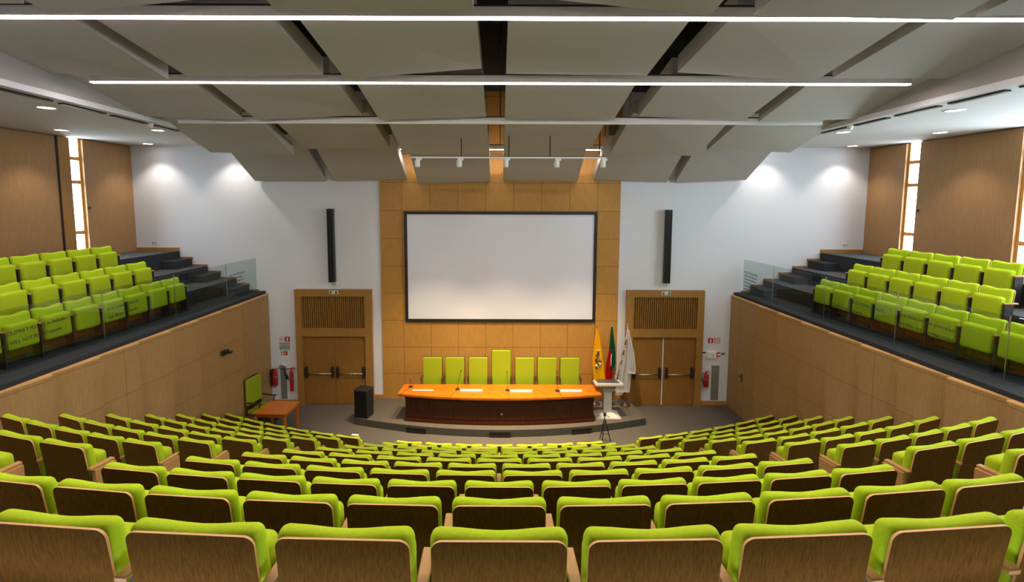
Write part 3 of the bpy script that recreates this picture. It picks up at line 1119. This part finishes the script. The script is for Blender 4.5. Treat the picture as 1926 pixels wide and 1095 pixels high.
# ------------------------------------------------------------------ chairs behind the desk
def armchair(name, label, loc, rotz, back_h, hw=.275, arm_f=-.0, arm_z=.92, group=None):
    """faces -Y locally; origin on floor"""
    C = thing(name, label, 'chair', loc, rotz, group)
    bm = BM()
    box(bm, -hw, hw, .20, .285, .60, back_h, 0, .018, 3)
    obj('backrest', bm, 'chair_green', C)
    bm = BM()
    box(bm, -hw - .012, hw + .012, .287, .31, .40, back_h + .006, 0, .006)
    for s in (-1, 1):
        box(bm, s * hw - .015, s * hw + .015, .24, .29, .34, .60)
    obj('back_frame', bm, 'chairwood', C)
    bm = BM()
    box(bm, -hw, hw, -.26, .24, .38, .48, 0, .025, 3)
    obj('seat', bm, 'chair_green', C)
    bm = BM()
    box(bm, -hw - .005, hw + .005, -.26, .24, .31, .378)
    obj('seat_frame', bm, 'chairwood', C)
    for s in (-1, 1):
        bm = BM()
        x = s * (hw + .022)
        tube(bm, [(x, .24, arm_z), (x, .14, arm_z), (x, arm_f + .06, arm_z - .02), (x, arm_f, arm_z - .015)], [.02, .024, .024, .028], 8)
        tube(bm, [(x, arm_f + .03, arm_z - .02), (x, arm_f + .07, .60), (x, arm_f + .03, .34)], .018, 8)
        obj('armrest', bm, 'chairwood', C)
        bm = BM()
        tube(bm, [(s * (hw - .02), -.22, .31), (s * (hw - .01), -.24, 0)], [.026, .018], 8)
        obj('leg', bm, 'chairwood', C)
        bm = BM()
        tube(bm, [(s * (hw - .02), .22, .34), (s * (hw - .01), .29, 0)], [.026, .018], 8)
        obj('leg', bm, 'chairwood', C)
    return C


cx = [-1.95, -1.30, -.62, .05, .73, 1.38, 2.04]
base = armchair('panel_armchair', 'green upholstered armchair behind the desk, first from left', (cx[0], 13.76, PH), 0, 1.48, group='armchairs behind the panel desk')
for i, x in enumerate(cx):
    if i == 0:
        continue
    if i == 3:
        armchair('president_armchair', 'tallest green armchair behind the desk, at the centre', (x, 13.76, PH), 0, 1.70)
        continue
    dup(base, (x, 13.76, PH), 0, 'green upholstered armchair behind the desk, %s from left' % ORD[i])

# side armchair and table at the left wall
armchair('side_armchair', 'green armchair with dark frame at the left wall behind small table', (-6.62, 13.32, 0), PI * .5 - .14, 1.32, hw=.31, arm_f=-.2, arm_z=.70)
TB = thing('side_table', 'small low orange wooden table left of the stage', 'table', (-5.93, 12.72, 0), math.radians(3))
bm = BM()
hexa(bm, [(-.50, -.36, .685), (.40, -.46, .685), (.48, .36, .685), (-.32, .44, .685), (-.50, -.36, .72), (.40, -.46, .72), (.48, .36, .72), (-.32, .44, .72)])
obj('tabletop', bm, 'table_top', TB)
bm = BM()
hexa(bm, [(-.44, -.31, .60), (.35, -.40, .60), (.42, .31, .60), (-.32, .40, .60), (-.44, -.31, .685), (.35, -.40, .685), (.42, .31, .685), (-.32, .40, .685)])
obj('apron', bm, 'table_top', TB)
for x, y in ((-.43, -.30), (.34, -.39), (.41, .30), (-.31, .39)):
    bm = BM()
    box(bm, x - .03, x + .03, y - .03, y + .03, 0, .60)
    obj('leg', bm, 'table_top', TB)

# PA cabinet
P = thing('loudspeaker_cabinet', 'black floor loudspeaker cabinet at the left end of the platform', 'loudspeaker', (-3.80, 13.36, PH), math.radians(-14))
bm = BM()
box(bm, -.20, .20, -.17, .20, 0, .80, 0, .015)
obj('cabinet', bm, 'black', P)
bm = BM()
box(bm, -.18, .18, -.182, -.172, .03, .77, 0, .003)
obj('front_grille', bm, 'blackmetal', P)

# lectern
Lc = thing('lectern', 'grey-white lectern with wide top on a pyramid base, right of the desk', 'lectern', (3.03, 13.42, PH))
bm = BM()
hexa(bm, [(-.36, -.26, .03), (.34, -.26, .03), (.34, .26, .03), (-.36, .26, .03), (-.13, -.10, .13), (.13, -.10, .13), (.13, .12, .13), (-.13, .12, .13)])
box(bm, -.36, .34, -.26, .26, .0, .03)
obj('base', bm, 'lectern', Lc)
bm = BM()
box(bm, -.115, .115, -.06, .10, .13, .86, 0, .006)
obj('column', bm, 'lectern', Lc)
bm = BM()
box(bm, -.145, .145, -.10, .12, .74, .91, 0, .01)
o = obj('column_collar', bm, 'signgrey', Lc)
bm = BM()
hexa(bm, [(-.40, -.30, .95), (.38, -.30, .95), (.36, .24, .88), (-.38, .24, .88), (-.40, -.30, 1.05), (.38, -.30, 1.05), (.36, .24, .96), (-.38, .24, .96)])
bmesh.ops.bevel(bm, geom=bm.edges[:], offset=.022, segments=3, affect='EDGES')
obj('top', bm, 'lectern', Lc)
bm = BM()
hexa(bm, [(-.33, -.26, 1.042), (.27, -.26, 1.042), (.27, .20, .966), (-.33, .20, .966), (-.33, -.26, 1.058), (.27, -.26, 1.058), (.27, .20, .982), (-.33, .20, .982)])
obj('reading_panel', bm, 'lectern_dark', Lc)
bm = BM()
tube(bm, [(.30, .10, 1.02), (.31, .10, 1.10), (.26, .05, 1.18), (.15, .0, 1.22)], .006, 6)
obj('gooseneck_microphone', bm, 'black', Lc)

# tripod
Tp = thing('camera_tripod', 'small black camera tripod standing in front of the platform', 'tripod', (2.72, 12.30, 0))
bm = BM()
tube(bm, [(0, 0, .42), (0, 0, .70)], .014, 8)
obj('centre_column', bm, 'blackmetal', Tp)
bm = BM()
box(bm, -.03, .03, -.035, .035, .70, .76, 0, .008)
box(bm, -.045, .045, -.03, .03, .76, .775, 0, .003)
tube(bm, [(0, 0, .73), (.12, -.06, .68)], .008, 6)
obj('pan_head', bm, 'black', Tp)
for k in range(3):
    t = PI / 2 + k * 2 * PI / 3 + .5
    bm = BM()
    tube(bm, [(.02 * math.cos(t), .02 * math.sin(t), .58), (.09 * math.cos(t), .09 * math.sin(t), .30), (.17 * math.cos(t), .17 * math.sin(t), 0.0)], [.016, .013, .010], 8)
    obj('leg', bm, 'blackmetal', Tp)
bm = BM()
for k in range(3):
    t = PI / 2 + k * 2 * PI / 3 + .5
    tube(bm, [(0, 0, .20), (.11 * math.cos(t), .11 * math.sin(t), .22)], .005, 5)
obj('spreader', bm, 'black', Tp)


# ------------------------------------------------------------------ flags
def flag(x, y, top, parts_fn, label, pole_lean=0.0, stripe=False):
    F = thing('flag_on_pole', label, 'flag', (x, y, PH))
    bm = BM()
    lathe(bm, [(0, 0), (.15, 0), (.15, .02), (.05, .05), (.02, .12), (0, .12)], (0, 0, 0), 20)
    obj('foot', bm, 'chairwood', F)
    bm = BM()
    tube(bm, [(0, 0, .1), (pole_lean, 0, top - PH)], .013, 8)
    obj('pole', bm, 'brass', F)
    bm = BM()
    lathe(bm, [(0, 0), (.012, 0), (.02, .03), (.008, .05), (0, .09)], (pole_lean, 0, top - PH), 10)
    obj('finial', bm, 'brass', F)
    parts_fn(F)
    return F


def cloth(name, m, F, prof, folds=5, depth=.05, y0=-.03, mfn=None, mats=None):
    """prof: list of (z, xl, xr); hanging folded sheet with real thickness"""
    bm = BM()
    n = 28
    rows = []
    for z, xl, xr in prof:
        r = []
        for i in range(n + 1):
            u = i / n
            amp = depth * min(1, (xr - xl) / .25)
            yy = y0 - amp * (.5 + .5 * math.sin(u * folds * PI + z * 1.3)) * (0.3 + .7 * math.sin(PI * u))
            r.append(bm.verts.new((xl + (xr - xl) * u, yy, z)))
        rows.append(r)
    for j in range(len(rows) - 1):
        for i in range(n):
            f = bm.faces.new((rows[j][i], rows[j][i + 1], rows[j + 1][i + 1], rows[j + 1][i]))
            f.smooth = True
            if mfn:
                f.material_index = mfn((i + .5) / n, (prof[j][0] + prof[j + 1][0]) / 2)
    bmesh.ops.solidify(bm, geom=bm.faces[:], thickness=.012)
    return obj(name, bm, mats or m, F)


def interp(keys, n):
    out = []
    for k in range(n + 1):
        z = keys[0][0] + (keys[-1][0] - keys[0][0]) * k / n
        for a, b in zip(keys, keys[1:]):
            if (a[0] >= z >= b[0]):
                t = (a[0] - z) / (a[0] - b[0])
                out.append((z, a[1] + (b[1] - a[1]) * t, a[2] + (b[2] - a[2]) * t))
                break
    return out


def yflag(F):
    pr = interp([(2.38, -.01, .03), (2.1, -.03, .09), (1.7, -.07, .17), (1.32, -.12, .22), (1.22, -.10, .24), (.8, -.06, .30), (.62, -.05, .30)], 16)
    cl = cloth('cloth', 'yellowcloth', F, pr, folds=5)
    # black emblem with a white ground, on the cloth
    bm = BM()
    tube(bm, [(-.02, -.105, 1.50), (.07, -.105, 1.62), (.06, -.105, 1.52), (-.02, -.105, 1.36), (.02, -.105, 1.32), (.10, -.105, 1.36), (.15, -.105, 1.38)], [.012, .02, .028, .030, .022, .016, .012], 8)
    for a, b in (((.13, 1.30), (.16, 1.34)), ((.05, 1.22), (.09, 1.26)), ((-.02, 1.17), (.03, 1.12))):
        tube(bm, [(a[0], -.107, a[1]), (b[0], -.107, b[1])], .022, 8)
    obj('emblem', bm, 'black', cl)
    bm = BM()
    tube(bm, [(-.02, -.09, 1.22), (.06, -.09, 1.20), (.17, -.09, 1.33)], [.025, .03, .03], 8)
    tube(bm, [(0, -.09, 1.67), (.10, -.09, 1.68)], .010, 6)
    obj('emblem_ground', bm, 'signwhite', cl)


def pflag(F):
    pr = interp([(2.36, -.01, .03), (2.1, -.04, .06), (1.7, -.06, .12), (1.25, -.14, .14), (1.08, -.16, .06), (.6, -.17, .05), (.55, -.16, .05)], 18)
    cl = cloth('cloth', None, F, pr, folds=4, mats=['greencloth', 'redcloth'],
               mfn=lambda u, z: 0 if (z > 1.62 or (z > 1.05 and u > .45 + (1.62 - z) * .15)) else 1)
    bm = BM()
    tube(bm, [(.0, -.085, 1.55), (-.01, -.09, 1.3), (0, -.085, 1.15)], [.008, .014, .008], 6)
    obj('emblem', bm, 'signwhite', cl)


def wflag(F):
    pr = interp([(2.32, -.02, .02), (2.1, -.05, .08), (1.6, -.18, .14), (1.2, -.28, .18), (.9, -.34, .13), (.5, -.36, .12), (.42, -.30, .10)], 18)
    cl = cloth('cloth', 'whitecloth', F, pr, folds=5, depth=.07)
    pr = interp([(2.3, .0, .03), (1.6, .02, .20), (1.1, -.02, .26), (1.0, .05, .25)], 12)
    cloth('cloth_fold', 'whitecloth', F, pr, folds=3, depth=.05, y0=-.09)
    bm = BM()
    for (a, b) in (((-.045, 2.03), (-.09, 1.87)), ((-.10, 1.72), (-.14, 1.58)), ((-.16, 1.42), (-.205, 1.27)), ((-.23, 1.12), (-.36, .55))):
        tube(bm, [(a[0], -.125, a[1]), (b[0], -.125, b[1])], .016, 8)
    o = obj('dark_stripe', bm, 'chairwood', cl)


flag(2.83, 14.20, 2.60, yflag, 'yellow flag with black and white emblem on pole, left of three')
flag(3.28, 14.22, 2.60, pflag, 'green and red flag on pole, middle of three')
flag(3.72, 14.12, 2.60, wflag, 'white flag with dark striped edge on pole, right of three')

# ------------------------------------------------------------------ bracketed camera on left wall
Cm = thing('wall_camera', 'black bracketed camera on the left oak wall', 'camera', (-xwall(12.15) + .03, 12.15, 2.37))
bm = BM()
box(bm, 0, .02, -.06, .06, -.06, .06, 0, .004)
tube(bm, [(.02, 0, -.04), (.12, 0, -.05), (.14, .0, -.02)], .018, 8)
obj('bracket', bm, 'black', Cm)
bm = BM()
box(bm, .10, .22, -.07, .07, -.02, .09, 0, .012)
tube(bm, [(.22, .01, .035), (.30, .02, .03)], [.035, .045], 12)
obj('body', bm, 'black', Cm)


# ------------------------------------------------------------------ theatre seat
PW = 0.64        # nominal pitch of a seat


def rounded_plate(bm, hw, z0, z1, y, th, r, lean, mi_face=0, mi_edge=1):
    prof = [(-hw, z0), (hw, z0)]
    for k in range(7):
        t = k / 6 * PI / 2
        prof.append((hw - r + r * math.cos(t), z1 - r + r * math.sin(t)))
    for k in range(7):
        t = PI / 2 + k / 6 * PI / 2
        prof.append((-hw + r + r * math.cos(t), z1 - r + r * math.sin(t)))

    def yy(z):
        return y - (z - z1) * lean * -1 * -1
    back = [bm.verts.new((x, yy(z) - th / 2, z)) for x, z in prof]
    front = [bm.verts.new((x, yy(z) + th / 2, z)) for x, z in prof]
    f = bm.faces.new(back); f.material_index = mi_face
    f = bm.faces.new(front[::-1]); f.material_index = mi_face
    n = len(prof)
    for i in range(n):
        f = bm.faces.new((back[i], back[(i + 1) % n], front[(i + 1) % n], front[i]))
        f.material_index = mi_edge


def cushion(bm, hw, z0, z1, y0, y1, lean, dip=.012, r=.035, bulge=.008):
    nx, nz, ny = 12, 8, 4
    b2 = bmesh.new()
    bmesh.ops.create_cube(b2, size=2)
    bmesh.ops.subdivide_edges(b2, edges=b2.edges[:], cuts=11, use_grid_fill=True)
    w, d, h = hw, (y1 - y0) / 2, (z1 - z0) / 2
    for v in b2.verts:
        x, y, z = v.co
        # rounded box: clamp to inner box then push out by r
        rr = min(r, d * .95)

        def g(t, w_):
            a_ = abs(t)
            if a_ > .5:
                v_ = w_ - rr * (1 - (a_ - .5) / .5)
            else:
                v_ = (w_ - rr) * a_ / .5
            return v_ if t > 0 else -v_
        px, py, pz = g(x, w), g(y, d), g(z, h)
        ix = max(-w + rr, min(w - rr, px))
        iy = max(-d + rr, min(d - rr, py))
        iz = max(-h + rr, min(h - rr, pz))
        dv = Vector((px - ix, py - iy, pz - iz))
        if dv.length > 1e-6:
            dv = dv.normalized() * rr
        q = Vector((ix, iy, iz)) + dv
        q.y += bulge * y * (1 - x * x) * (1 - z * z)
        if z > 0:
            xn = min(1.0, abs(q.x) / (w * .86))
            q.z += dip * (xn * xn * (3 - 2 * xn) - .4) * z
        zz_ = q.z + (z0 + z1) / 2
        v.co = (q.x, q.y + (y0 + y1) / 2 - (zz_ - z1) * lean, zz_)
    me = bpy.data.meshes.new('tmp')
    for f in b2.faces:
        f.smooth = True
    b2.to_mesh(me)
    b2.free()
    bm.from_mesh(me)
    bpy.data.meshes.remove(me)


LEAN = 0.13


def seat_parts():
    d = {}
    bm = BM()
    rounded_plate(bm, .277, .12, .826, -.057, .013, .045, LEAN)
    d['back_panel'] = (bm, ['seat_wood', 'edge'])
    bm = BM()
    cushion(bm, .287, .36, .828, -.050, .046, LEAN, dip=.020, r=.042)
    d['back_cushion'] = (bm, ['green'])
    bm = BM()
    cushion(bm, .262, .27, .70, .062, .20, .05, dip=0, r=.05, bulge=.015)
    d['seat_pad'] = (bm, ['pad'])
    return d


def armrest_bm(x):
    bm = BM()
    box(bm, x - .028, x + .028, -.055, .200, .585, .611, 0, .006, 2)
    return bm


def support_bm(x):
    bm = BM()
    box(bm, x - .016, x + .016, .02, .185, .0, .584)
    box(bm, x - .03, x + .03, -.02, .21, .0, .02)
    return bm


def endpanel_bm(x):
    bm = BM()
    box(bm, x - .020, x + .020, -.03, .195, .04, .584, 0, .003)
    return bm


proto_parts = {k: obj(k, b, m) for k, (b, m) in seat_parts().items()}
proto_parts['armL'] = obj('armrest', armrest_bm(-PW / 2), 'arm_wood')
proto_parts['supL'] = obj('side_standard', support_bm(-PW / 2), 'darkside')
proto_parts['armR'] = obj('armrest', armrest_bm(PW / 2), 'arm_wood')
proto_parts['supR'] = obj('side_standard', support_bm(PW / 2), 'darkside')
proto_parts['endL'] = obj('end_panel', endpanel_bm(-PW / 2 - .03), 'arm_wood')
proto_parts['endR'] = obj('end_panel', endpanel_bm(PW / 2 + .03), 'arm_wood')
meshes = {k: (o.name.split('.')[0], o.data) for k, o in proto_parts.items()}
for o in proto_parts.values():
    bpy.data.objects.remove(o)


def place_seat(loc, rotz, label, group, sx=1.0, first=False, last=False, end_l=False, end_r=False):
    t = thing('theatre_seat', label, 'seat', loc, rotz, group)
    t.scale = (sx, 1, 1)
    keys = ['back_panel', 'back_cushion', 'seat_pad', 'armL', 'supL']
    if last:
        keys += ['armR', 'supR']
    if end_l:
        keys.append('endL')
    if end_r:
        keys.append('endR')
    for k in keys:
        nm, me = meshes[k]
        o = bpy.data.objects.new(nm, me)
        COL.objects.link(o)
        o.parent = t
    return t


def arc_seat(k, s_arc, sx, label, group, **kw):
    R = rowR(k)
    a = s_arc / R
    X = R * math.sin(a)
    Y = rowd(k) + R * (1 - math.cos(a))
    place_seat((X, Y, rowz(k) + (0.012 if k == 11 else 0)), a, label, group, sx, **kw)


central = {1: (.650, 11), 2: (.634, 11), 3: (.605, 11), 4: (.642, 10), 5: (.620, 10), 6: (.668, 9), 7: (.635, 9), 8: (.680, 8), 9: (.654, 8), 10: (.617, 8), 11: (.677, 7)}
for k in range(1, 12):
    p, n = central[k]
    for i in range(n):
        idx = i - (n - 1) / 2
        if k == 1 and abs(idx) > 4:
            continue
        rown = ORD[11 - k]
        lab = 'green oak-backed seat, central block, %s row from stage, %s from left' % (rown, ORD[i])
        if k == 11 and False:
            pass
        arc_seat(k, idx * p, p / PW, lab, 'theatre seats in the central block', last=(i == n - 1), end_l=(i == 0), end_r=(i == n - 1))
wing = {11: (3.50, 6.86, 6), 10: (3.67, 6.89, 6), 9: (3.83, 6.87, 6), 8: (3.98, 6.85, 6), 7: (4.18, 6.84, 5), 6: (4.34, 6.84, 5), 5: (4.48, 6.81, 5), 4: (4.68, 6.80, 4), 3: (4.84, 6.8, 4)}
for k, (a, b, n) in wing.items():
    p = (b - a) / (n - 1)
    if k == 3:
        n = 2
    if k == 4:
        n = 3
    for s in (-1, 1):
        side = 'left' if s < 0 else 'right'
        for i in range(n):
            lab = 'green oak-backed seat, %s wing, %s row from stage, %s from the aisle' % (side, ORD[11 - k], ORD[i])
            if s < 0:
                arc_seat(k, -(a + i * p), p / PW, lab, 'theatre seats in the left wing', last=(i == 0), end_r=(i == 0))
            else:
                arc_seat(k, a + i * p, p / PW, lab, 'theatre seats in the right wing', last=(i == n - 1), end_l=(i == 0))

# sheet of paper left on a wing seat
bm = BM()
box(bm, -.085, .085, -.04, .03, 0, .003)
R = rowR(11); a = -3.50 / R
o = obj('paper_sheet', bm, 'paper', loc=(R * math.sin(a) + .17, rowd(11) + R * (1 - math.cos(a)) - .0, .872), rotz=a)
tag(o, 'white paper sheet lying on the aisle seat back, left wing front row', 'paper')

# balcony seats
for s in (-1, 1):
    side = 'left' if s < 0 else 'right'
    for rn, xf, z, yend, n in (('front', 7.70, L0, 12.05, 8), ('middle', 8.56, L1, 12.15, 6), ('rear', 9.42, L2, 12.20, 5)):
        p = .612
        if rn == 'front' and s > 0:
            n = 8
        for i in range(n):
            y = yend - (i + .5) * p
            fan = .05
            xfr = xf + fan * (12.1 - y)
            xc = xfr + .215
            ang = (PI / 2 + fan) if s > 0 else (-PI / 2 - fan)
            lab = 'green folding seat, %s balcony, %s row, %s from the stage end' % (side, rn, ORD[i])
            # local +x of a right-balcony seat points to larger y
            if s > 0:
                place_seat((xc, y, z), ang, lab, 'seats on the right balcony', p / PW, last=(i == 0), end_l=(i == n - 1 and rn == 'front'))
            else:
                place_seat((-xc, y, z), ang, lab, 'seats on the left balcony', p / PW, last=(i == n - 1))

# ------------------------------------------------------------------ glass balustrades
LT = {-1: [('I SOLEMNLY PLEDGE to dedicate my life to the service of humanity', 'human life. I WILL NOT PERMIT considerations of age, disease or disability')],
      1: [('A SAÚDE DO MEU DOENTE serão as minhas primeiras preocupações', 'étnica, género, nacionalidade, filiação política, raça, orientação sexual')]}
joints = [14.62, 13.2, 11.28, 9.38, 7.42, 5.5]
for s in (-1, 1):
    side = 'left' if s < 0 else 'right'
    for i, (a, b) in enumerate(zip(joints, joints[1:])):
        xa, xb = xglass(a), xglass(b)
        bm = BM()
        g = .006
        hexa(bm, [(s * xa, a - g, 3.51), (s * xb, b + g, 3.51), (s * (xb + .014), b + g, 3.51), (s * (xa + .014), a - g, 3.51),
                  (s * xa, a - g, 4.50), (s * xb, b + g, 4.50), (s * (xb + .014), b + g, 4.50), (s * (xa + .014), a - g, 4.50)])
        pn = tag(obj('glass_balustrade', bm, 'glass'), 'frameless glass balustrade pane, %s balcony, %s from the stage wall' % (side, ORD[i]), 'balustrade',
                 'glass panes of the %s balcony' % side)
        if i > 0:
            bm = BM()
            box(bm, -.006, .006, -.006, .006, 3.51, 4.50)
            obj('edge_joint', bm, 'steel', pn, loc=(s * (xa + .007), a - .012, 0))
        adv = .050
        lines = []
        if i == 0:
            words = ('serviço da Humanidade e', 'respeito pela vida, com', 'consciência e dignidade') if s > 0 else ('I WILL PRACTISE with my', 'conscience and dignity,', 'honour and traditions of')
            for j in range(6):
                lines.append((words[j % 3], 13.28 if s < 0 else 14.56, 4.12 - j * .10))
        for li, ln in enumerate(LT[s][0]):
            st = (7.55, 7.15)[li] if s < 0 else (10.55, 11.1)[li]
            run, y0 = '', None
            for ci, chh in enumerate(ln):
                yc = st + ci * adv if s < 0 else st - ci * adv
                if b + .03 < yc < a - .03:
                    if y0 is None:
                        y0 = yc
                    run += chh
            if run.strip():
                lines.append((run, y0, 4.07 - li * .16))
        for ln, y0, zz0 in lines:
            rz = (PI / 2 + math.atan(.072)) if s < 0 else (-PI / 2 - math.atan(.072))
            text('lettering', ln, .088, 'ink', pn, (s * (xglass(y0) - .004), y0, zz0), (PI / 2, 0, rz), .001)
    # dark shoe at the foot of the glass
    bm = BM()
    for a, b in ((D - .04, 3.0),):
        p = [(s * (xwall(a) + .035), a), (s * (xwall(b) + .035), b), (s * (xglass(b) + .02), b), (s * (xglass(a) + .02), a)]
        if s > 0:
            p = p[::-1]
        prism(bm, p, 3.426, 3.505)
    struct('trim_%d' % (9 if s < 0 else 10), bm, 'riser')
